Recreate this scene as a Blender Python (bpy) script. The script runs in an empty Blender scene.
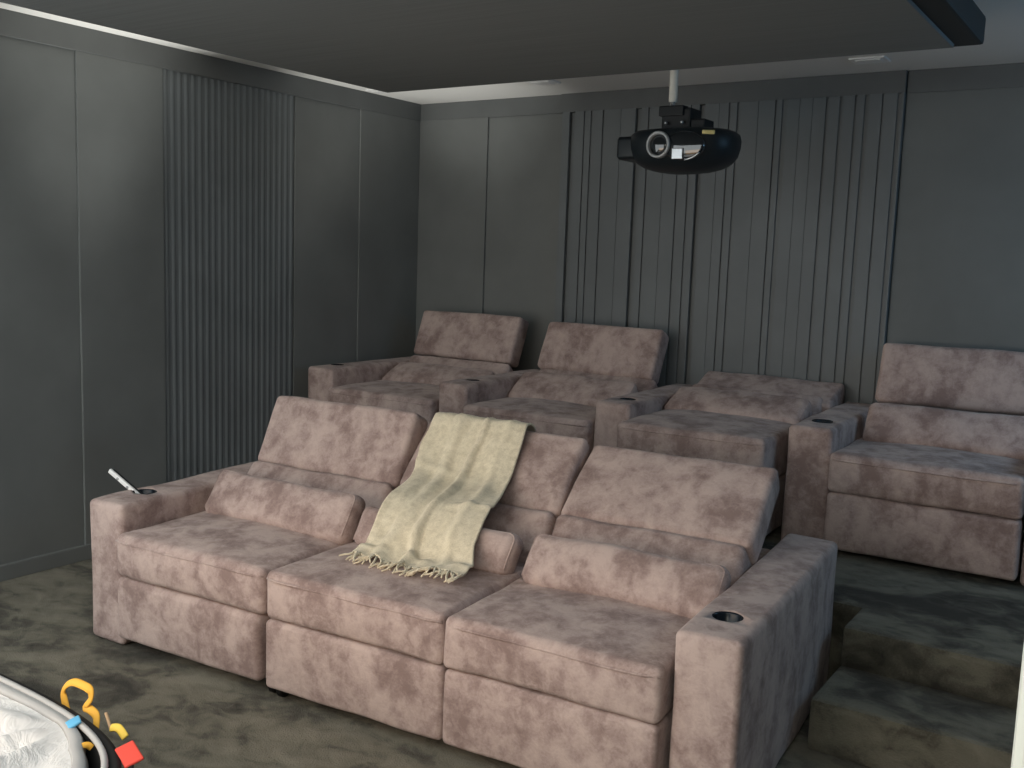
import bpy, bmesh, math, random
from mathutils import Vector, Matrix, noise
random.seed(4)
C = bpy.context.scene
COL = C.collection
FL = -0.02           # floor level
RISER = 0.306        # height of the rear seating platform

# ------------------------------------------------------------------ materials
def nodes_of(name):
    m = bpy.data.materials.new(name); m.use_nodes = True
    nt = m.node_tree; b = nt.nodes['Principled BSDF']
    return m, nt, b
def plain(name, col, rough=.6, metal=0., spec=.3, coat=0.):
    m, nt, b = nodes_of(name)
    b.inputs['Base Color'].default_value = (*col, 1); b.inputs['Roughness'].default_value = rough
    b.inputs['Metallic'].default_value = metal; b.inputs['Specular IOR Level'].default_value = spec
    b.inputs['Coat Weight'].default_value = coat
    return m
def noise_tex(nt, scale, detail=3, rough=.55, dist=0., vec=None):
    n = nt.nodes.new('ShaderNodeTexNoise')
    n.inputs['Scale'].default_value = scale; n.inputs['Detail'].default_value = detail
    n.inputs['Roughness'].default_value = rough; n.inputs['Distortion'].default_value = dist
    if vec is not None: nt.links.new(vec, n.inputs['Vector'])
    return n
def ramp(nt, stops, src):
    r = nt.nodes.new('ShaderNodeValToRGB')
    while len(r.color_ramp.elements) < len(stops): r.color_ramp.elements.new(.5)
    for e, (p, c) in zip(r.color_ramp.elements, stops):
        e.position = p; e.color = (*c, 1)
    nt.links.new(src, r.inputs['Fac'])
    return r
def mathn(nt, op, a, b):
    n = nt.nodes.new('ShaderNodeMath'); n.operation = op
    for i, v in enumerate((a, b)):
        if isinstance(v, (int, float)): n.inputs[i].default_value = v
        else: nt.links.new(v, n.inputs[i])
    return n.outputs[0]
def bump(nt, b, src, strength, dist=.01):
    n = nt.nodes.new('ShaderNodeBump'); n.inputs['Strength'].default_value = strength
    n.inputs['Distance'].default_value = dist
    nt.links.new(src, n.inputs['Height']); nt.links.new(n.outputs['Normal'], b.inputs['Normal'])

def mat_suede():
    m, nt, b = nodes_of('mauve_suede')
    g = nt.nodes.new('ShaderNodeNewGeometry'); pos = g.outputs['Position']
    mp = nt.nodes.new('ShaderNodeMapping'); mp.inputs['Scale'].default_value = (1, 1, .62)
    nt.links.new(pos, mp.inputs['Vector'])
    big = noise_tex(nt, 8.0, 2, .5, .35, mp.outputs['Vector'])     # brushed nap blotches
    mid = noise_tex(nt, 24, 4, .6, .4, pos)
    fine = noise_tex(nt, 120, 3, .65, 0, pos)
    s = mathn(nt, 'ADD', mathn(nt, 'MULTIPLY', big.outputs['Fac'], .52), mathn(nt, 'MULTIPLY', mid.outputs['Fac'], .33))
    s = mathn(nt, 'ADD', s, mathn(nt, 'MULTIPLY', fine.outputs['Fac'], .15))
    r = ramp(nt, [(.38, (.268, .192, .174)), (.455, (.355, .264, .240)), (.505, (.440, .337, .306)), (.60, (.535, .42, .38))], s)
    nt.links.new(r.outputs['Color'], b.inputs['Base Color'])
    b.inputs['Roughness'].default_value = .95; b.inputs['Specular IOR Level'].default_value = .1
    b.inputs['Sheen Weight'].default_value = .12; b.inputs['Sheen Roughness'].default_value = .5
    grain = noise_tex(nt, 420, 2, .6, 0, pos)
    h = mathn(nt, 'ADD', mathn(nt, 'MULTIPLY', grain.outputs['Fac'], .12), mathn(nt, 'MULTIPLY', mid.outputs['Fac'], .9))
    bump(nt, b, h, .35, .012)
    return m
def mat_carpet():
    m, nt, b = nodes_of('olive_carpet')
    g = nt.nodes.new('ShaderNodeNewGeometry'); pos = g.outputs['Position']
    mp = nt.nodes.new('ShaderNodeMapping'); mp.inputs['Scale'].default_value = (.9, 1.3, 1.0)
    nt.links.new(pos, mp.inputs['Vector'])
    big = noise_tex(nt, 2.6, 3, .55, .9, mp.outputs['Vector'])
    mid = noise_tex(nt, 9, 4, .6, .8, mp.outputs['Vector'])
    fine = noise_tex(nt, 160, 3, .7, 0, pos)
    s = mathn(nt, 'ADD', mathn(nt, 'MULTIPLY', big.outputs['Fac'], .58), mathn(nt, 'MULTIPLY', mid.outputs['Fac'], .32))
    s = mathn(nt, 'ADD', s, mathn(nt, 'MULTIPLY', fine.outputs['Fac'], .10))
    r = ramp(nt, [(.40, (.046, .042, .033)), (.47, (.096, .088, .067)), (.535, (.178, .163, .122)), (.65, (.25, .23, .175))], s)
    nt.links.new(r.outputs['Color'], b.inputs['Base Color'])
    b.inputs['Roughness'].default_value = 1; b.inputs['Specular IOR Level'].default_value = .05
    b.inputs['Sheen Weight'].default_value = .10; b.inputs['Sheen Roughness'].default_value = .45
    h = mathn(nt, 'ADD', fine.outputs['Fac'], mid.outputs['Fac'])
    bump(nt, b, h, .5, .02)
    return m
def mat_wall(name, col, rough=.75, weave=True):
    m, nt, b = nodes_of(name)
    g = nt.nodes.new('ShaderNodeNewGeometry'); pos = g.outputs['Position']
    n = noise_tex(nt, 3, 3, .5, 0, pos)
    r = ramp(nt, [(.3, tuple(c*.92 for c in col)), (.7, tuple(c*1.08 for c in col))], n.outputs['Fac'])
    nt.links.new(r.outputs['Color'], b.inputs['Base Color'])
    b.inputs['Roughness'].default_value = rough; b.inputs['Specular IOR Level'].default_value = .25
    if weave:
        f = noise_tex(nt, 300, 2, .6, 0, pos); bump(nt, b, f.outputs['Fac'], .12, .003)
    return m
def mat_raft():
    m, nt, b = nodes_of('stretched_grey_fabric')
    g = nt.nodes.new('ShaderNodeNewGeometry')
    mp = nt.nodes.new('ShaderNodeMapping'); mp.inputs['Scale'].default_value = (.35, 45, 1)
    nt.links.new(g.outputs['Position'], mp.inputs['Vector'])
    n = noise_tex(nt, 3, 3, .6, 0, mp.outputs['Vector'])
    r = ramp(nt, [(.3, (.188, .196, .196)), (.7, (.226, .234, .232))], n.outputs['Fac'])
    nt.links.new(r.outputs['Color'], b.inputs['Base Color'])
    b.inputs['Roughness'].default_value = .9; b.inputs['Specular IOR Level'].default_value = .1
    return m
def mat_blanket():
    m, nt, b = nodes_of('cream_woven_wool')
    g = nt.nodes.new('ShaderNodeNewGeometry')
    n = noise_tex(nt, 40, 4, .65, .3, g.outputs['Position']); f = noise_tex(nt, 260, 2, .6, 0, g.outputs['Position'])
    s = mathn(nt, 'ADD', mathn(nt, 'MULTIPLY', n.outputs['Fac'], .6), mathn(nt, 'MULTIPLY', f.outputs['Fac'], .4))
    r = ramp(nt, [(.36, (.62, .54, .39)), (.62, (.84, .75, .57))], s)
    nt.links.new(r.outputs['Color'], b.inputs['Base Color'])
    b.inputs['Roughness'].default_value = .95; b.inputs['Specular IOR Level'].default_value = .1
    b.inputs['Sheen Weight'].default_value = .15
    bump(nt, b, s, .5, .004)
    return m
SUEDE = mat_suede(); CARPET = mat_carpet()
WALL = mat_wall('charcoal_wall_paint', (.165, .173, .168), .7)
PANEL = mat_wall('charcoal_panel_fabric', (.178, .186, .181), .8)
SLAT = mat_wall('charcoal_lacquered_slats', (.165, .178, .182), .55, False)
CROWN = mat_wall('charcoal_crown_paint', (.145, .152, .151), .6, False)
WHITE_CEIL = plain('white_ceiling_paint', (.80, .79, .76), .9)
RAFT = mat_raft(); FRAME = plain('dark_raft_frame', (.030, .033, .034), .6)
BLANKET = mat_blanket()
BLACK = plain('black_plastic', (.008, .010, .012), .5)
CUP = plain('black_cup_liner', (.008, .012, .018), .25)
CASTER = plain('black_caster_rubber', (.006, .006, .006), .6)
PROJ = plain('dark_projector_shell', (.012, .017, .021), .42)
GLASS = plain('dark_lens_glass', (.012, .016, .02), .06, 0, .6, 1.)
CHROME = plain('brushed_silver', (.62, .64, .66), .3, .85)
RING = plain('grey_lens_ring', (.42, .44, .45), .35, .3)
GOLD = plain('gold_badge', (.80, .68, .30), .35, .3)
POLE = plain('white_painted_tube', (.78, .77, .70), .5)
WHITE = plain('white_gloss_plastic', (.86, .86, .85), .35)
JAMB = plain('cream_white_trim_paint', (.80, .77, .66), .55)
YELLOW = plain('yellow_webbing', (.72, .40, .055), .7)
YELLOWB = plain('bright_yellow_tape', (.85, .62, .10), .6)
RED = plain('red_fabric_tag', (.75, .085, .06), .6)
BLUE = plain('blue_tape', (.12, .42, .68), .5)
GREYBAND = plain('grey_hem_band', (.40, .41, .41), .6)
BAGBLACK = plain('black_canvas', (.012, .012, .012), .8)
BUFF = plain('buff_cord', (.45, .32, .20), .8)
def mat_sheet():
    m, nt, b = nodes_of('white_plastic_sheet')
    g = nt.nodes.new('ShaderNodeNewGeometry')
    n = noise_tex(nt, 9, 4, .6, 1.2, g.outputs['Position'])
    b.inputs['Base Color'].default_value = (.74, .75, .745, 1); b.inputs['Roughness'].default_value = .42
    bump(nt, b, n.outputs['Fac'], .5, .03)
    return m
SHEET = mat_sheet()

# ------------------------------------------------------------------ mesh helpers
def obj(name, bm, mat, parent=None, smooth=True, loc=None):
    me = bpy.data.meshes.new(name); bmesh.ops.recalc_face_normals(bm, faces=bm.faces)
    bm.to_mesh(me); bm.free()
    mats = mat if isinstance(mat, (list, tuple)) else [mat]
    for mm in mats: me.materials.append(mm)
    if smooth:
        for p in me.polygons: p.use_smooth = True
    o = bpy.data.objects.new(name, me); COL.objects.link(o)
    if loc is not None: o.location = loc
    if parent is not None: o.parent = parent
    return o
def tag(o, label=None, cat=None, group=None, kind=None):
    for k, v in (('label', label), ('category', cat), ('group', group), ('kind', kind)):
        if v: o[k] = v
    return o
def thing(name, label, cat, loc, rz=0., group=None):
    e = bpy.data.objects.new(name, None); COL.objects.link(e)
    e.empty_display_size = .1; e.location = loc; e.rotation_euler = (0, 0, rz)
    return tag(e, label, cat, group)
def struct(name, bm, mat, smooth=False, label=None):
    return tag(obj(name, bm, mat, None, smooth), label, None, None, 'structure')

def axis_samples(h, r, step):
    r = min(r, h*.98)
    outer = [h - r + r*math.tan(math.radians(a)) for a in (0, 15, 30, 45)]
    n = max(2, int(2*(h - r)/step))
    mid = [-(h - r) + 2*(h - r)*i/n for i in range(1, n)]
    return [-v for v in reversed(outer)] + mid + outer
def soft_box(bm, size, r=.03, step=.05, bulge=None, wob=0., wf=5., seed=0., M=Matrix()):
    """Rounded upholstered block. bulge: {(axis, sign): metres}."""
    hx, hy, hz = (s/2 for s in size); H = (hx, hy, hz)
    S = [axis_samples(h, r, step) for h in H]
    N = [len(s) for s in S]; V = {}
    def vert(i, j, k):
        if (i, j, k) in V: return V[i, j, k]
        p = Vector((S[0][i], S[1][j], S[2][k]))
        inner = Vector([max(-(h - min(r, h*.98)), min(h - min(r, h*.98), c)) for h, c in zip(H, p)])
        d = p - inner
        if d.length > 1e-9:
            rr = min(r, min(H)*.98)
            # blocks thinner than the radius keep an even round
            d = d.normalized()*rr
        q = inner + d
        if bulge:
            for (a, s), amt in bulge.items():
                if q[a]*s <= 0: continue
                b_, c_ = [x for x in (0, 1, 2) if x != a]
                u, v = q[b_]/H[b_], q[c_]/H[c_]
                q[a] += s*amt*max(0, 1 - abs(u)**2.6)*max(0, 1 - abs(v)**2.6)*(abs(p[a])/H[a])**3
        if wob:
            q = q + noise.noise_vector(q*wf + Vector((seed*7.3, seed*3.1, seed)))*wob
        V[i, j, k] = bm.verts.new(M @ q)
        return V[i, j, k]
    for ax in range(3):
        b_, c_ = [x for x in (0, 1, 2) if x != ax]
        for e in (0, N[ax] - 1):
            for u in range(N[b_] - 1):
                for v in range(N[c_] - 1):
                    q = []
                    for du, dv in ((0, 0), (1, 0), (1, 1), (0, 1)):
                        idx = [0, 0, 0]; idx[ax] = e; idx[b_] = u + du; idx[c_] = v + dv
                        q.append(vert(*idx))
                    try: bm.faces.new(q)
                    except ValueError: pass
def block(x0, x1, y0, y1, z0, z1, **k):
    bm = bmesh.new()
    soft_box(bm, (x1 - x0, y1 - y0, z1 - z0), M=Matrix.Translation(((x0+x1)/2, (y0+y1)/2, (z0+z1)/2)), **k)
    return bm
def slab(x0, x1, fy, fz, tilt, h, t, rz=0., **k):
    """Cushion leaning back by tilt degrees; (fy, fz) is its lower front edge."""
    a = math.radians(tilt)
    u = Vector((0, math.sin(a), math.cos(a))); n = Vector((0, -math.cos(a), math.sin(a)))
    c = Vector(((x0+x1)/2, fy, fz)) + u*h/2 - n*t/2
    M = Matrix.Translation(c) @ Matrix.Rotation(math.radians(rz), 4, 'Z') @ Matrix.Rotation(-a, 4, 'X')
    bm = bmesh.new(); soft_box(bm, (x1 - x0, t, h), M=M, **k)
    return bm
def add_box(bm, x0, x1, y0, y1, z0, z1, bev=0.):
    vs = [bm.verts.new((x, y, z)) for x in (x0, x1) for y in (y0, y1) for z in (z0, z1)]
    fs = [bm.faces.new([vs[i] for i in f]) for f in ((0,1,3,2),(4,6,7,5),(0,4,5,1),(2,3,7,6),(0,2,6,4),(1,5,7,3))]
    if bev:
        es = {e for f in fs for e in f.edges}
        bmesh.ops.bevel(bm, geom=list(es), offset=bev, segments=2, profile=.6, affect='EDGES')
def boxm(*a, **k):
    bm = bmesh.new(); add_box(bm, *a, **k); return bm
def add_tube(bm, pts, r, seg=10, closed=False, flat=1.0, up=None):
    pts = [Vector(p) for p in pts]; n = len(pts); rings = []
    for i, p in enumerate(pts):
        a = pts[(i-1) % n] if (closed or i > 0) else p; b = pts[(i+1) % n] if (closed or i < n-1) else p
        t = (b - a).normalized()
        ref = Vector(up) if up else (Vector((0, 0, 1)) if abs(t.z) < .9 else Vector((1, 0, 0)))
        s = t.cross(ref).normalized(); w = s.cross(t).normalized()
        rr = r[i] if isinstance(r, (list, tuple)) else r
        rings.append([bm.verts.new(p + s*math.cos(2*math.pi*k/seg)*rr + w*math.sin(2*math.pi*k/seg)*rr*flat) for k in range(seg)])
    m = n if closed else n - 1
    for i in range(m):
        A, B = rings[i], rings[(i+1) % n]
        for k in range(seg): bm.faces.new((A[k], A[(k+1) % seg], B[(k+1) % seg], B[k]))
    if not closed:
        bm.faces.new(list(reversed(rings[0]))); bm.faces.new(rings[-1])
def tubem(*a, **k):
    bm = bmesh.new(); add_tube(bm, *a, **k); return bm
def smooth_path(pts, n=6):
    pts = [Vector(p) for p in pts]; out = []
    for i in range(len(pts) - 1):
        p0 = pts[max(i-1, 0)]; p1 = pts[i]; p2 = pts[i+1]; p3 = pts[min(i+2, len(pts)-1)]
        for k in range(n):
            t = k/n
            out.append(.5*((2*p1) + (p2-p0)*t + (2*p0-5*p1+4*p2-p3)*t*t + (3*p1-p0-3*p2+p3)*t**3))
    out.append(pts[-1]); return out
def add_lathe(bm, prof, seg=32, M=Matrix()):
    rings = [[bm.verts.new(M @ Vector((r*math.cos(2*math.pi*k/seg), r*math.sin(2*math.pi*k/seg), z))) for k in range(seg)] if r > 1e-6
             else [bm.verts.new(M @ Vector((0, 0, z)))] for r, z in prof]
    for A, B in zip(rings, rings[1:]):
        for k in range(seg):
            k2 = (k+1) % seg
            f = [A[k % len(A)], A[k2 % len(A)], B[k2 % len(B)], B[k % len(B)]]
            f2 = []
            for v in f:
                if v not in f2: f2.append(v)
            if len(f2) > 2: bm.faces.new(f2)
def carve(o, cutter_bm):
    """Cut a recess into o with a temporary solid."""
    me = bpy.data.meshes.new('cut'); bmesh.ops.recalc_face_normals(cutter_bm, faces=cutter_bm.faces)
    cutter_bm.to_mesh(me); cutter_bm.free()
    c = bpy.data.objects.new('cut', me); COL.objects.link(c)
    par = o.parent; o.parent = None
    md = o.modifiers.new('b', 'BOOLEAN'); md.operation = 'DIFFERENCE'; md.object = c; md.solver = 'EXACT'
    bpy.context.view_layer.update()
    ev = o.evaluated_get(bpy.context.evaluated_depsgraph_get())
    new = bpy.data.meshes.new_from_object(ev); o.modifiers.clear(); o.data = new
    for p in new.polygons: p.use_smooth = True
    o.parent = par
    bpy.data.objects.remove(c); bpy.data.meshes.remove(me)

# ------------------------------------------------------------------ camera
P = dict(f=997.934, loc=(3.5214, -2.2982, 1.5648))
yaw, pitch, roll = .585198, -.127867, -.034456
R = Matrix.Rotation(yaw, 3, 'Z') @ Matrix.Rotation(pitch, 3, 'X') @ Matrix.Rotation(roll, 3, 'Y')
cam = bpy.data.cameras.new('camera'); cam.sensor_width = 36; cam.lens = P['f']/1024*36
co = bpy.data.objects.new('camera', cam); COL.objects.link(co)
right, fwd, up = R.col[0], R.col[1], R.col[2]
co.matrix_world = Matrix.Translation(P['loc']) @ Matrix((right, up, -fwd)).transposed().to_4x4()
cam.clip_start = .05; C.camera = co

# ------------------------------------------------------------------ room
LW, BW, CZ = -.912, 3.152, 2.566      # left wall, back wall, ceiling
RWX, FY = 4.55, -1.0                   # right wall, line of the front opening
# floor: carpeted floor, rear platform and the aisle step all under one carpet
bm = bmesh.new()
add_box(bm, LW - .1, RWX + .1, -4.2, BW + .1, FL - .1, FL)
add_box(bm, LW, RWX, 1.45, BW, FL, RISER - .002, bev=.018)
add_box(bm, 2.642, RWX, 1.20, 1.47, FL, RISER - .002, bev=.022)
add_box(bm, 2.640, RWX, .86, 1.22, FL, .160, bev=.022)
struct('floor', bm, CARPET)
struct('ceiling', boxm(LW - .1, RWX + .1, -1.06, BW + .1, CZ, CZ + .1), WHITE_CEIL)
struct('wall_left', boxm(LW - .14, LW - .02, -1.2, BW + .1, FL - .05, CZ + .05), WALL)
struct('wall_back', boxm(LW - .14, RWX + .1, BW + .02, BW + .14, FL - .05, CZ + .05), WALL)
struct('wall_right', boxm(RWX, RWX + .12, FY - .06, BW + .1, FL - .05, CZ + .05), WALL)
struct('wall_front', boxm(3.52, RWX + .1, FY - .04, FY + .06, FL - .05, CZ + .05), WALL)
struct('wall_blocker_right', boxm(3.98, 4.10, -4.2, FY - .03, FL - .05, CZ + .05), WALL)  # added light blocker, keeps world light off the right side
struct('wall_blocker_behind', boxm(2.5, 4.10, -4.3, -4.2, FL - .05, CZ + .05), WALL)  # unseen, put in to shut out world light from behind right
# white painted lining at the edge of the opening beside the photographer
bm = bmesh.new(); add_box(bm, 3.411, 3.53, FY - .06, FY + .08, FL, CZ, bev=.012)
struct('door_1', bm, JAMB, label='cream white painted door lining at the right edge')

# left wall panels
ZT = 2.455
def panel(y0, y1, out, n, bev=.006):
    struct('trim_%d' % n, boxm(LW - .03, LW + out, y0, y1, FL, ZT, bev=bev), PANEL)
panel(-1.2, .581, -.014, 1, .003); panel(.581, 1.066, -.002, 2, .004)
panel(1.996, 2.555, -.010, 3, .003); panel(2.555, BW + .02, -.002, 4, .004)
bm = bmesh.new()                       # fluted panel
nr = 21; y0, y1 = 1.068, 1.995; w = (y1 - y0)/nr
prof = [(y0, LW - .03)]
for i in range(nr):
    a = y0 + i*w
    prof += [(a + .06*w, LW - .012)]
    for k in range(7):
        t = k/6; prof.append((a + w*(.14 + .62*t), LW - .012 + .0048*math.sin(math.pi*t)**.8))
    prof += [(a + .82*w, LW - .012)]
prof.append((y1, LW - .03))
lo = [bm.verts.new((x, y, FL)) for y, x in prof]; hi = [bm.verts.new((x, y, ZT)) for y, x in prof]
for i in range(len(prof) - 1): bm.faces.new((lo[i], lo[i+1], hi[i+1], hi[i]))
bm.faces.new(hi); bm.faces.new(list(reversed(lo)))
struct('trim_5', bm, SLAT)
# back wall: two flat panels, slatted bay standing proud, flat panel on the right
struct('trim_6', boxm(LW, -.345, BW - .006, BW + .03, RISER, ZT, bev=.003), PANEL)
struct('trim_7', boxm(-.345, .250, BW + .008, BW + .03, RISER, ZT, bev=.004), PANEL)
struct('trim_8', boxm(2.262, RWX, BW + .006, BW + .03, RISER, ZT), PANEL)
grooves = [(.285,.323),(.387,.397),(.434,.449),(.517,.531),(.640,.644),(.738,.776),(.821,.831),(.93,.933),(1.02,1.032),(1.089,1.099),
           (1.142,1.175),(1.262,1.265),(1.319,1.328),(1.368,1.381),(1.49,1.493),(1.584,1.592),(1.624,1.648),(1.72,1.723),(1.79,1.793),(1.860,1.873),(1.932,1.946),
           (2.010,2.021),(2.061,2.080),(2.148,2.156),(2.224,2.242)]
bm = bmesh.new(); x = .232
for a, b in grooves:
    add_box(bm, x, a, BW - .026, BW + .03, RISER, ZT, bev=.003)
    if b - a < .028: add_box(bm, a - .001, b + .001, BW - (.022 if b - a < .005 else .014), BW + .03, RISER, ZT - .001)
    x = b
add_box(bm, 2.242, 2.256, BW - .026, BW + .03, RISER, ZT, bev=.003)
add_box(bm, .233, 2.255, BW + .004, BW + .031, RISER, ZT - .002)
struct('trim_9', bm, SLAT)
# crown bands
struct('trim_10', boxm(LW - .03, LW + .003, -1.2, BW, ZT - .002, CZ, bev=.003), CROWN)
struct('trim_11', boxm(LW, .216, BW - .003, BW + .03, ZT - .002, CZ, bev=.003), CROWN)
struct('trim_12', boxm(.216, 2.256, BW - .022, BW + .03, ZT - .002, CZ, bev=.003), CROWN)
struct('trim_13', boxm(2.262, RWX, BW - .003, BW + .03, ZT - .002, CZ, bev=.003), CROWN)
struct('baseboard_left', boxm(LW - .03, LW + .010, -1.2, 1.45, FL, .055, bev=.004), PANEL)
struct('baseboard_back', boxm(2.262, RWX, BW - .016, BW + .01, RISER, RISER + .08, bev=.004), PANEL)

# suspended ceiling raft: fabric field in a dark frame, hung from the ceiling
raft = thing('ceiling_raft', 'large dark grey suspended acoustic ceiling panel with a darker border', 'ceiling panel', (1.45, .3, 2.345))
bm = bmesh.new()
x0, x1, ya, yb = .148-1.45, 2.862-1.45, -1.3-.3, 1.618-.3
add_box(bm, x0, x1, ya, yb, .008, .105, bev=.012)
obj('frame', bm, FRAME, raft, False)
obj('fabric_field', boxm(x0 + .016, x1 - .088, ya + .06, yb - .055, -.004, .02, bev=.004), RAFT, raft, False)
obj('hanger_box', boxm(x0 + .6, x1 - .6, ya + .6, yb - .6, .1, CZ - 2.345), FRAME, raft, False)

# small flush plates on the white ceiling behind the raft
def plate(x, y, label):
    t = thing('ceiling_plate', label, 'ceiling plate', (x, y, CZ), 0, 'flush plates on the white ceiling')
    obj('cover', boxm(-.085, .085, -.065, .065, -.010, 0, bev=.004), WHITE, t, False)
    obj('centre_lens', boxm(-.06, .06, -.042, .042, -.014, -.009, bev=.003), WHITE, t, False)
plate(-.76, 2.58, 'small white flush plate on the ceiling near the left corner')
plate(.35, 2.70, 'small white flush plate on the ceiling left of the projector pole')
plate(2.16, 2.79, 'small white flush plate on the ceiling right of the projector, above the slatted bay')

# ------------------------------------------------------------------ projector
pj = thing('projector', 'black ceiling projector with round lens hanging on a white pole', 'projector', (1.605, 1.93, 2.055))
pj.scale = (.87, .9, .9)
def superell(bm, a, b, n, zs, seg=48):
    """stack of superellipse rings: zs = [(z, scale)]"""
    rings = []
    for z, s in zs:
        ring = []
        for k in range(seg):
            t = 2*math.pi*k/seg; c_, s_ = math.cos(t), math.sin(t)
            ring.append(bm.verts.new((a*s*math.copysign(abs(c_)**(2/n), c_), b*s*math.copysign(abs(s_)**(2/n), s_), z)))
        rings.append(ring)
    for A, B in zip(rings, rings[1:]):
        for k in range(seg): bm.faces.new((A[k], A[(k+1) % seg], B[(k+1) % seg], B[k]))
    bm.faces.new(rings[0]); bm.faces.new(rings[-1])
bm = bmesh.new()
superell(bm, .285, .20, 2.6, [(-.108, .30), (-.101, .50), (-.086, .70), (-.062, .85), (-.03, .95), (.01, .99), (.05, 1.0), (.078, .97), (.092, .90), (.096, .80)])
obj('housing', bm, PROJ, pj)
obj('side_intake', block(-.330, -.20, -.13, .12, -.045, .070, r=.022, step=.06), PROJ, pj)
bm = bmesh.new(); Mx = Matrix.Translation((-.045, -.190, .012)) @ Matrix.Rotation(math.pi/2, 4, 'X')
add_lathe(bm, [(.048, 0), (.064, .0), (.064, .028), (.058, .034), (.051, .030), (.048, .012)], 40, Mx)
lr = obj('lens_ring', bm, RING, pj); tag(lr, 'grey lens ring')
bm = bmesh.new(); add_lathe(bm, [(.051, .006), (.050, .014), (.035, .021), (.015, .025), (0, .026)], 40, Mx)
obj('lens', bm, GLASS, lr)
# glossy window right of the lens with a silver lower lip
bm = bmesh.new()
Mw = Matrix.Translation((.088, -.178, .006)) @ Matrix.Rotation(math.pi/2, 4, 'X') @ Matrix.Diagonal((1.45, .92, 1, 1))
add_lathe(bm, [(.074, 0), (.074, .022), (.066, .028), (0, .028)], 40, Mw)
gw = obj('front_window', bm, GLASS, pj)
bm = bmesh.new(); add_box(bm, .032, .090, -.216, -.200, -.058, -.008, bev=.003)
tag(obj('silver_inlay', bm, CHROME, gw, False), 'small silver square')
pts = [(.088 + .100*math.cos(a), -.208, .004 + .066*math.sin(a)) for a in [math.radians(d) for d in range(-84, -24, 6)]]
obj('silver_lip', tubem(pts, .0045, 8), CHROME, gw)
M5 = Matrix.Translation((.200, -.166, .068)) @ Matrix.Rotation(.50, 4, 'Z')
bm = bmesh.new(); soft_box(bm, (.062, .012, .020), r=.005, step=.03, M=M5)
tag(obj('badge', bm, GOLD, pj), 'gold badge')
br = obj('ceiling_bracket', boxm(-.105, .055, -.07, .07, .08, .205, bev=.012), BLACK, pj, False)
bm = bmesh.new(); add_box(bm, -.13, .10, -.02, .02, .082, .105, bev=.004); add_box(bm, -.115, .02, -.085, .06, .165, .215, bev=.006); add_box(bm, .05, .13, -.06, .06, .085, .150, bev=.01)
obj('bracket_arm', bm, BLACK, br, False)
for sx in (-.068, .020):
    bm = bmesh.new(); add_lathe(bm, [(0, .012), (.007, .010), (.009, 0), (0, 0)], 12, Matrix.Translation((sx, -.088, .130)) @ Matrix.Rotation(math.pi/2, 4, 'X'))
    tag(obj('bracket_screw', bm, CHROME, br), 'shiny screw')
bm = bmesh.new(); add_tube(bm, [(-.080, 0, .245), (-.080, 0, (CZ - 2.055)/.9)], .022, 20)
pl = obj('pole', bm, POLE, pj); tag(pl, 'white pole')
bm = bmesh.new(); add_lathe(bm, [(0, .20), (.012, .20), (.012, .248), (0, .248)], 14, Matrix.Translation((-.080, 0, 0)))
obj('pole_bolt', bm, CHROME, pl)

# ------------------------------------------------------------------ seating
AW, AH = .195, .552
def cup(parent, arm, x, y, r=.045):
    cb = bmesh.new(); add_lathe(cb, [(0, AH - .075), (r, AH - .075), (r, AH + .03), (0, AH + .03)], 36, Matrix.Translation((x, y, 0)))
    carve(arm, cb)
    bm = bmesh.new()
    add_lathe(bm, [(0, AH - .070), (r - .004, AH - .070), (r - .004, AH - .002), (r, AH + .004), (r + .006, AH + .003), (r + .008, AH - .001), (r - .001, AH - .004), (r - .001, AH - .074), (0, AH - .074)], 40, Matrix.Translation((x, y, 0)))
    tag(obj('cup_holder', bm, CUP, arm), 'black cup holder')
def armrest(parent, x0, depth, cupxy=None, seed=0., zb=FL):
    bm = block(x0, x0 + AW, 0, depth, zb + .003, AH, r=.022, step=.055, bulge={(0, 1): .006, (0, -1): .006, (2, 1): .006}, wob=.006, wf=4, seed=seed)
    a = obj('armrest', bm, SUEDE, parent)
    if cupxy: cup(parent, a, *cupxy)
    return a
def seat(parent, x0, x1, fy=-.044, top=.452, seed=0., r=.022):
    bm = block(x0, x1, fy, .72, .282, top, r=r, step=.045, bulge={(2, 1): .016, (1, -1): .012}, wob=.007, wf=5, seed=seed)
    s = obj('seat_cushion', bm, SUEDE, parent)
    pts = [(x0 + .006 + (x1 - x0 - .012)*i/14, fy + (.006 if i in (0, 14) else -.005), top - .026) for i in range(15)]
    pts = [Vector(p) + noise.noise_vector(Vector(p)*5 + Vector((seed*7.3, seed*3.1, seed)))*.004 for p in pts]
    obj('piping', tubem(pts, .0045, 8), SUEDE, s)
    return s
def base(parent, x0, x1, fy=-.044, seed=0., r=.018, zb=.030):
    return obj('footrest_panel', block(x0, x1, fy, .70, zb, .279, r=r, step=.055, bulge={(1, -1): .008}, wob=.005, wf=5, seed=seed), SUEDE, parent)
def headrest(parent, x0, x1, fy, fz, tilt, h, t, seed=0., wob=.006):
    return obj('headrest', slab(x0, x1, fy, fz, tilt, h, t, r=.024, step=.045, bulge={(1, -1): .012, (2, 1): .004}, wob=wob, wf=5, seed=seed), SUEDE, parent)
def backrest(parent, x0, x1, fy, fz, tilt, h, t, seed=0.):
    return obj('backrest', slab(x0, x1, fy, fz, tilt, h, t, r=.03, step=.05, bulge={(1, -1): .018}, wob=.006, wf=6, seed=seed), SUEDE, parent)

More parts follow.
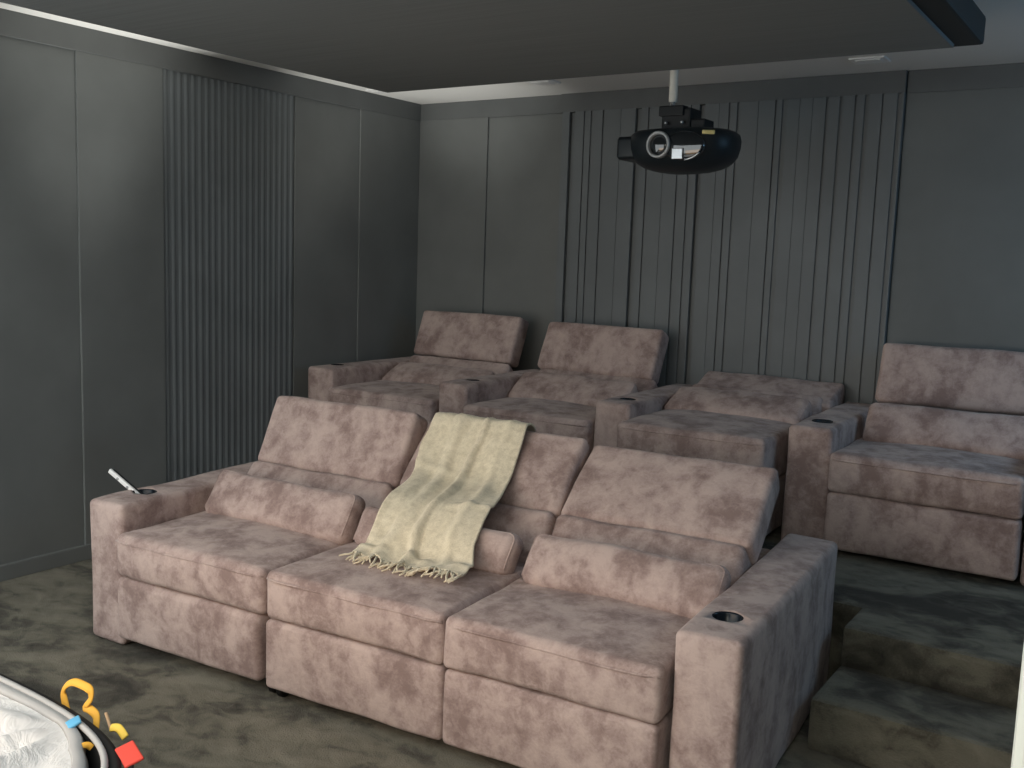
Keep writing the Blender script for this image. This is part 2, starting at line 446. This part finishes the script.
# front sofa -------------------------------------------------------
SY = .07179
sofa = thing('recliner_sofa', 'three-seat mauve-brown suede recliner sofa in the front row, cream throw over its middle', 'sofa', (0, 0, 0), SY)
X = [AW, .976, 1.722, 2.4535]
armrest(sofa, 0, 1.10, (.088, .20), 1)
armrest(sofa, X[3] + .002, 1.22, (2.550, .180), 2)
seat(sofa, X[0] + .004, X[1] - .006, -.040, .452, 3, .03); seat(sofa, X[1] + .004, X[2] - .002, -.044, .452, 4); seat(sofa, X[2] + .002, X[3] - .010, -.046, .450, 5)
base(sofa, X[0] + .004, X[1] - .030, -.040, 6, .026); base(sofa, X[1] + .002, X[2] - .002, -.044, 7); base(sofa, X[2] + .002, X[3] - .016, -.046, 8)
for i, (a, b) in enumerate(zip(X, X[1:])):
    backrest(sofa, a + .006, b - .006, .53, .41, 37, .275, .20, 9 + i)
    obj('back_shell', block(a + .008, b - .008, .72, 1.16, .05, .50, r=.04, step=.08, wob=.004, seed=12 + i), SUEDE, sofa)
headrest(sofa, .197, .976, .715, .612, 26, .325, .125, 15, .007)
headrest(sofa, .982, 1.720, .715, .618, 43, .348, .125, 16, .007)
headrest(sofa, 1.728, 2.460, .705, .622, 52, .368, .125, 17, .007)
for cx, cy in ((.962, .03), (1.010, .02), (1.010, .95), (.25, .95), (2.40, .95), (.25, .12), (2.40, .03)):
    bm = bmesh.new(); add_lathe(bm, [(0, -.02), (.022, -.014), (.025, -.008), (.025, .008), (.022, .014), (0, .02)], 18,
                                Matrix.Translation((cx, cy, FL + .025)) @ Matrix.Rotation(math.pi/2, 4, 'Y'))
    add_box(bm, cx - .018, cx + .018, cy - .018, cy + .018, FL + .040, .034)
    tag(obj('caster', bm, CASTER, sofa, False), 'black caster')

def to_world(x, y, z, org=(0, 0, 0), yaw=SY):
    return (org[0] + x*math.cos(yaw) - y*math.sin(yaw), org[1] + x*math.sin(yaw) + y*math.cos(yaw), org[2] + z)
def pillow(x0, x1, fy, fz, tilt, h, t, org, yaw, label, group, seed, rz=0.):
    cx = (x0 + x1)/2
    o = obj('lumbar_pillow', slab(x0 - cx, x1 - cx, 0, 0, tilt, h, t, rz, r=.038, step=.04, bulge={(1, -1): .022, (2, 1): -.006}, wob=.010, wf=6, seed=seed), SUEDE)
    o.location = to_world(cx, fy, fz, org, yaw); o.rotation_euler = (0, 0, yaw)
    tag(o, label, 'pillow', group)
    # welted seam round the front edge
    a = math.radians(tilt); u = Vector((0, math.sin(a), math.cos(a))); n = Vector((0, -math.cos(a), math.sin(a)))
    w = (x1 - x0)/2; pts = []; ins = .0115; rc = .0265
    flat = [(-w + ins, h*.12), (-w + ins, h*.4), (-w + ins, h - .038)]
    flat += [(-w + ins + rc - rc*math.cos(q), h - .038 + rc*math.sin(q)) for q in (.4, .8, 1.2)]
    flat += [(-w + .038 + (2*w - .076)*k/10, h - ins) for k in range(11)]
    flat += [(w - ins - rc + rc*math.sin(q), h - .038 + rc*math.cos(q)) for q in (.4, .8, 1.2)]
    flat += [(w - ins, h - .038), (w - ins, h*.4), (w - ins, h*.12)]
    Rz = Matrix.Rotation(math.radians(rz), 3, 'Z')
    for fx, fu in flat:
        c_ = u*h/2 - n*t/2
        loc = Vector((fx, -(t/2 - ins), fu - h/2))                # in the cushion's own axes
        loc = loc + noise.noise_vector(loc*6 + Vector((seed*7.3, seed*3.1, seed)))*.010
        dz = -.006*max(0, 1 - abs(fx/w)**2.6) if fu > h - .02 else 0
        p = c_ + Rz @ (Matrix.Rotation(-a, 3, 'X') @ (loc + Vector((0, 0, dz*.4))))
        pts.append(p)
    obj('piping', tubem(smooth_path(pts, 3), .0036, 8), SUEDE, o)
    return o
G1 = 'lumbar pillows on the front sofa'
pillow(.232, 1.000, .350, .462, 32, .208, .095, (0, 0, 0), SY, 'long suede lumbar pillow on the left seat of the front sofa', G1, 21, -2)
pillow(1.020, 1.700, .365, .462, 30, .165, .095, (0, 0, 0), SY, 'suede lumbar pillow half covered by the cream throw', G1, 22)
pillow(1.762, 2.458, .350, .462, 34, .198, .095, (0, 0, 0), SY, 'long suede lumbar pillow on the right seat of the front sofa', G1, 23)

# back row: four single recliners on the platform -------------------
BO, BYAW, PITCH = (-.8122, 2.0001, .3062), .02559, .9765
G2 = 'recliners in the back row'
def recliner(i, label, seat_fy=-.044, seat_top=.452, folded=False, head=(.79, .600, 21, .306), both=False, hx=(.18, .945), cut=0.):
    t = thing('theater_recliner', label, 'recliner', to_world(i*PITCH, 0, 0, BO, BYAW), BYAW, G2)
    zb = FL
    armrest(t, 0, 1.02, (.098 if i else .062, .20 if i != 2 else .17, .040), 30 + i, .0)
    a, b = AW + .006, PITCH - .008 - cut
    seat(t, a, b, seat_fy, seat_top, 40 + i); base(t, a, b, seat_fy if not folded else seat_fy + .004, 50 + i)
    backrest(t, a, b, .57, .41, 45, .275, .20, 60 + i)
    obj('back_shell', block(a, b, .74, 1.02, .04, .46, r=.04, step=.09, wob=.004, seed=65 + i), SUEDE, t)
    if folded: headrest(t, a, b + cut, .735, .560, 72, .290, .125, 70 + i)
    else: headrest(t, *hx, *head, .125, 70 + i)
    if both: armrest(t, PITCH, 1.02, (PITCH + .098, .20, .040), 36, .0)
    return t
recliner(0, 'leftmost back row recliner, in the corner, its seat part hidden by the front sofa')
recliner(1, 'back row recliner with raised headrest, standing second from the corner, behind the cream throw', head=(.735, .598, 26, .309), hx=(.185, .948))
recliner(2, 'back row recliner with its headrest folded down, under the slatted wall', -.155, .492, True, cut=.045)
recliner(3, 'rightmost back row recliner, cut off by the photo edge, its front fully in view', head=(.80, .600, 20, .308), hx=(.190, .965), both=True)
G3 = 'lumbar pillows on the back row'
def bpil(i, x0, x1, fy, tilt, h, label, seed, fz=.458):
    pillow(i*PITCH + x0, i*PITCH + x1, fy, fz, tilt, h, .115, BO, BYAW, label, G3, seed)
bpil(0, .215, .955, .40, 62, .25, 'dark suede lumbar pillow lying flat in the leftmost back row recliner', 81)
bpil(1, .205, .945, .36, 55, .255, 'suede lumbar pillow below the raised headrest of the recliner behind the throw', 82)
bpil(2, .205, .920, .36, 64, .245, 'suede lumbar pillow in the recliner with the folded headrest', 83, .502)
bpil(3, .236, .962, .36, 34, .225, 'suede lumbar pillow in the rightmost back row recliner', 84)

# ------------------------------------------------------------------ throw blanket
prof = [(1.065, .740, 1.06, 1.41), (1.055, .785, 1.055, 1.42), (1.025, .832, 1.045, 1.445), (.985, .868, 1.03, 1.470), (.935, .885, 1.03, 1.472), (.875, .822, 1.035, 1.485), (.82, .760, 1.035, 1.49),
        (.75, .694, 1.06, 1.500), (.68, .658, 1.085, 1.515), (.61, .643, 1.10, 1.535), (.545, .633, 1.11, 1.55), (.49, .622, 1.12, 1.56), (.43, .590, 1.13, 1.57), (.378, .548, 1.14, 1.58),
        (.335, .508, 1.15, 1.605), (.300, .482, 1.155, 1.622), (.255, .470, 1.16, 1.628), (.205, .468, 1.165, 1.63)]
def rowlerp(v):
    s = v*(len(prof) - 1); i = min(int(s), len(prof) - 2); t = s - i
    p = [Vector(prof[max(0, min(len(prof)-1, i + d))]) for d in (-1, 0, 1, 2)]
    return .5*((2*p[1]) + (p[2]-p[0])*t + (2*p[0]-5*p[1]+4*p[2]-p[3])*t*t + (3*p[1]-p[0]-3*p[2]+p[3])*t**3)
NU, NV = 60, 120
def cloth(u, v):
    q = rowlerp(v); q1 = rowlerp(min(1, v + .01)); q0 = rowlerp(max(0, v - .01))
    x = q[2] + (q[3] - q[2])*u
    tan = Vector((0, q1[0] - q0[0], q1[1] - q0[1])).normalized(); n = Vector((0, tan.z, -tan.y))
    if n.z < 0 and v > .2: n = -n
    if v <= .24: n = Vector((0, -.2, .98)) if v > .15 else Vector((0, .75, .66))
    # folds: two creases running down, a crosswise crease, soft ripples
    c1 = u - (.60 - .16*v + .03*math.sin(7*v)); c2 = u - (.27 + .05*math.sin(5*v)); c4 = u - (.86 - .10*v)
    d = .020*math.exp(-(c1/.035)**2) - .010*math.exp(-((c1 - .075)/.05)**2) + .011*math.exp(-(c2/.06)**2) - .007*math.exp(-((c2 + .09)/.05)**2) + .008*math.exp(-(c4/.04)**2)
    d += .009*math.exp(-((v - .40 - .06*u)/.013)**2)*max(0, 1 - 1.3*u) + .009*math.exp(-((v - .67 + .05*u)/.014)**2)*(u > .45)*min(1, (u - .45)*6)
    d += .018*noise.noise(Vector((u*3.1 + v*1.5, v*4.2, 1.7))) + .010*noise.noise(Vector((u*8, v*10, 4.2)))
    d += .014*math.exp(-((v - .93)/.03)**2)*math.sin(7*u + 1)**2
    p = Vector((x, q[0], q[1])) + n*(max(d, -.006)*(.35 if v < .24 else 1) + (.010 if v < .24 else .020))
    p.x += .006*noise.noise(Vector((u*2, v*8, 9)))
    return p
bm = bmesh.new(); grid = [[bm.verts.new(cloth(i/NU, j/NV)) for i in range(NU + 1)] for j in range(NV + 1)]
for j in range(NV):
    for i in range(NU): bm.faces.new((grid[j][i], grid[j][i+1], grid[j+1][i+1], grid[j+1][i]))
thr = obj('throw_blanket', bm, BLANKET)
thr.rotation_euler = (0, 0, SY)
sm = thr.modifiers.new('thick', 'SOLIDIFY'); sm.thickness = .007; sm.offset = 0
tag(thr, 'cream woven throw with fringed end draped down the middle of the front sofa', 'throw blanket')
bm = bmesh.new()
for k in range(46):
    u = (k + .5)/46; p = cloth(u, 1.0); L = random.uniform(.045, .075); a = random.uniform(-.7, .5)
    pts = []
    for s in range(5):
        t = s/4
        pts.append((p.x + math.sin(a)*L*t + .008*math.sin(t*4 + k), p.y + .004 - math.cos(a)*L*t, max(.474, p.z - .010*t) + .006*math.sin(3.1*t)*random.random()))
    add_tube(bm, pts, [.0045, .0045, .004, .0038, .0025], 6)
obj('fringe', bm, BLANKET, thr)

# slim white remote leaning in the left cup holder
rem = thing('remote_control', 'slim white remote control leaning out of the cup holder on the left sofa arm', 'remote control', to_world(.088, .20, AH - .06), SY)
dirv = Vector((-.185, -.02, .105)).normalized()
bq = dirv.to_track_quat('Z', 'Y').to_matrix().to_4x4()
M1 = Matrix.Translation(Vector((.030, 0, .012)) + dirv*.125) @ bq
bm = bmesh.new(); soft_box(bm, (.014, .020, .235), r=.005, step=.05, M=M1)
obj('body', bm, WHITE, rem)
bm = bmesh.new()
soft_box(bm, (.010, .020, .225), r=.003, step=.05, M=M1 @ Matrix.Translation((-.0115, 0, -.004)))
tag(obj('back_cover', bm, BLACK, rem), 'black underside')
for zz in (.06, .0):
    bm = bmesh.new(); add_lathe(bm, [(0, .0), (.006, 0), (.006, .003), (0, .004)], 14, M1 @ Matrix.Translation((.0062, 0, zz)) @ Matrix.Rotation(math.pi/2, 4, 'Y'))
    obj('button', bm, RING, rem)

# ------------------------------------------------------------------ lined tub bag, front left
bag = thing('tub_bag', 'large black tub bag with yellow loops in the front left corner, lined with white plastic', 'bag', (.93, -1.46, FL))
BA, BB, BN, RZ = .84, .52, 3.6, .40 - FL
def rim_pt(t, s=1., z=0.):
    c_, s_ = math.cos(t), math.sin(t)
    return Vector((BA*s*math.copysign(abs(c_)**(2/BN), c_), BB*s*math.copysign(abs(s_)**(2/BN), s_), z))
SEG = 120
bm = bmesh.new(); rings = []
for s, z in ((.86, .0), (.90, .05), (.96, .25), (1.035, RZ - .02), (1.047, RZ + .008), (1.03, RZ + .012), (1.0, RZ + .004), (.99, RZ - .02), (.93, .25), (.87, .06)):
    rings.append([bm.verts.new(rim_pt(2*math.pi*k/SEG, s, z)) for k in range(SEG)])
for A, B in zip(rings, rings[1:]):
    for k in range(SEG): bm.faces.new((A[k], A[(k+1) % SEG], B[(k+1) % SEG], B[k]))
bm.faces.new(rings[0]); bm.faces.new(rings[-1])
obj('tub', bm, BAGBLACK, bag)
bm = bmesh.new()
add_tube(bm, [rim_pt(2*math.pi*k/SEG, 1.0, RZ + .012) for k in range(SEG)], .008, 8, True)
tag(obj('rim_piping', bm, GREYBAND, bag), 'light grey rim')
ctr = Vector((.93, -1.46, FL))
def B_(x, y, z): return Vector((x, y, z)) - ctr
def ribbon(pts, w, mat, name, th=.22, n=6):
    return obj(name, tubem(smooth_path([B_(*p) for p in pts], n), w, 10, False, th, (0, -.75, .66)), mat, bag)
tag(ribbon([(1.272, -.90, .375), (1.250, -.895, .415), (1.262, -.895, .440), (1.292, -.895, .458), (1.325, -.895, .462), (1.362, -.895, .458), (1.366, -.895, .435), (1.352, -.90, .412), (1.372, -.90, .410), (1.396, -.90, .400), (1.408, -.91, .375)], .0105, YELLOW, 'carry_loop', .35), 'yellow webbing loop')
tag(ribbon([(1.462, -.905, .392), (1.485, -.90, .396), (1.512, -.90, .380)], .010, YELLOWB, 'yellow_tab', .35), 'yellow tab')
tag(ribbon([(1.428, -.895, .416), (1.446, -.90, .402), (1.464, -.905, .384)], .004, BUFF, 'cord_end', 1.), 'thin buff cord')
M6 = Matrix.Translation(B_(1.640, -.980, .412)) @ Matrix.Rotation(math.radians(-20), 4, 'Z') @ Matrix.Rotation(math.radians(4), 4, 'Y') @ Matrix.Rotation(math.radians(-74), 4, 'X')
bm = bmesh.new(); soft_box(bm, (.085, .008, .044), r=.004, step=.03, M=M6)
tag(obj('red_tag', bm, RED, bag), 'red fabric tag')
ribbon([(1.648, -.985, .402), (1.668, -1.0, .40), (1.70, -1.03, .385), (1.74, -1.08, .36)], .012, BAGBLACK, 'strap', .5)
tag(ribbon([(1.508, -1.03, .404), (1.52, -1.01, .409), (1.528, -1.0, .400)], .008, YELLOW, 'inner_strap', .5), 'yellow strap inside the rim')

sheet = thing('plastic_sheet', 'crumpled white plastic sheet with a blue tape, piled inside the black tub bag', 'plastic sheet', (.93, -1.46, FL))
bm = bmesh.new(); NR, NT = 34, 150; rings = []
apex = Vector((1.395, -.975)) - Vector((.93, -1.46))
def sheet_pt(k, j):
    t = 2*math.pi*k/NT; s = j/NR
    edge = .985
    g = t if t < math.pi else t - 2*math.pi
    if -1.2 < g < 1.22: edge = .985 - .042*min(1, (1.22 - g)/.30)**1.2     # drawn in from the rim on the right
    p = rim_pt(t, edge*s)
    z = RZ + .002 + .022*(1 - s**3)
    d = Vector((p.x, p.y)) - apex; rr = d.length; an = math.atan2(d.y, d.x)
    z += .014*math.sin(an*9 + 2*noise.noise(Vector((rr*3, an, 0))))*math.exp(-((rr - .18)/.22)**2)*min(1, (1 - s)*5)
    z += (.020*noise.noise(Vector((p.x*4, p.y*7, 3.3))) + .007*noise.noise(Vector((p.x*12, p.y*14, 1.3))))*min(1, (1 - s)*4 + .15)
    return Vector((p.x, p.y, z))
for j in range(1, NR + 1): rings.append([bm.verts.new(sheet_pt(k, j)) for k in range(NT)])
c0 = bm.verts.new((0, 0, RZ + .025))
for k in range(NT): bm.faces.new((c0, rings[0][k], rings[0][(k+1) % NT]))
for A, B in zip(rings, rings[1:]):
    for k in range(NT): bm.faces.new((A[k], B[k], B[(k+1) % NT], A[(k+1) % NT]))
so = obj('sheet_top', bm, SHEET, sheet); sm = so.modifiers.new('thick', 'SOLIDIFY'); sm.thickness = .006; sm.offset = -1
# folded hem round the sheet, following its edge
bm = bmesh.new(); prev = None; hem = []
for k in range(NT):
    e = sheet_pt(k, NR); i_ = sheet_pt(k, NR - 2)
    o_ = (e - i_).normalized()
    hem.append((bm.verts.new(e + o_*.010 + Vector((0, 0, -.004))), bm.verts.new(e + Vector((0, 0, .012))), bm.verts.new(e - o_*.026 + Vector((0, 0, .012))), bm.verts.new(e - o_*.030 + Vector((0, 0, .000)))))
for k in range(NT):
    a, b = hem[k], hem[(k+1) % NT]
    for q in range(3): bm.faces.new((a[q], b[q], b[q+1], a[q+1]))
    bm.faces.new((a[3], b[3], b[0], a[0]))
tag(obj('hem', bm, GREYBAND, sheet), 'grey folded hem')
M7 = Matrix.Translation(Vector((1.418, -.975, .418)) - ctr) @ Matrix.Rotation(-.35, 4, 'Z') @ Matrix.Rotation(.35, 4, 'X')
bm = bmesh.new(); soft_box(bm, (.036, .034, .008), r=.0035, step=.02, wob=.003, wf=30, M=M7)
tag(obj('blue_tape', bm, BLUE, sheet), 'blue tape')

# ------------------------------------------------------------------ light
WORLD_S, WORLD_C = 2.3, (.94, 1.0, 1.01)
KEY_P, KEY_C = 5, (1, .55, .22)  # power and colour of the added warm key light
RIGHT_P, RIGHT_C = 17, (.34, .66, 1.0)
CEIL_FILL_P, CEIL_FILL_C = 150, (1, 1, .95)  # power and colour of the added ceiling spots
JAMB_FILL_P = 8  # power of the added fill on the door lining
w = bpy.data.worlds.new('daylight'); C.world = w; w.use_nodes = True
bg = w.node_tree.nodes['Background']; bg.inputs['Color'].default_value = (*WORLD_C, 1); bg.inputs['Strength'].default_value = WORLD_S
def area(name, loc, target, sx, sy, power, col, spread=180):
    l = bpy.data.lights.new(name, 'AREA'); l.shape = 'RECTANGLE'; l.size = sx; l.size_y = sy; l.energy = power; l.color = col; l.spread = math.radians(spread)
    o = bpy.data.objects.new(name, l); COL.objects.link(o); o.location = loc
    o.rotation_euler = (Vector(target) - Vector(loc)).to_track_quat('-Z', 'Y').to_euler()
    return o
area('added_warm_key', (1.35, -1.80, .95), (1.5, .2, .40), 2.0, .9, KEY_P, KEY_C, 110)  # added warm key light on the sofa front; its source is unseen and assumed
area('jamb_fill', (3.9, -2.9, 2.2), (3.45, -1.0, .8), .3, .3, JAMB_FILL_P, (1, .92, .75))  # added fill to brighten the door lining, not a known lamp
area('right_cool_fill', (4.50, 1.95, 1.85), (2.6, 1.75, .2), 1.3, 1.1, RIGHT_P, RIGHT_C)  # added cool fill for the right side; this wall has no window
def fill_spot(name, loc, target, power, col, cone):
    l = bpy.data.lights.new(name, 'SPOT'); l.energy = power; l.color = col; l.spot_size = math.radians(cone); l.spot_blend = 1; l.shadow_soft_size = .08
    o = bpy.data.objects.new(name, l); COL.objects.link(o); o.location = loc
    o.rotation_euler = (Vector(target) - Vector(loc)).to_track_quat('-Z', 'Y').to_euler()
fill_spot('ceiling_fill_spot', (-.33, .55, .10), (-.56, .65, 2.566), CEIL_FILL_P*1.6, CEIL_FILL_C, 36)  # added unseen spot, brightens the ceiling strip along the left wall
fill_spot('ceiling_fill_spot', (-.33, .95, .10), (-.42, 2.50, 2.566), CEIL_FILL_P*1.3, CEIL_FILL_C, 36)  # second added spot, brightens the ceiling towards the back left corner
vs = C.view_settings
vs.view_transform = 'Standard'; vs.look = 'None'; vs.gamma = 1; vs.use_curve_mapping = False; vs.exposure = 0
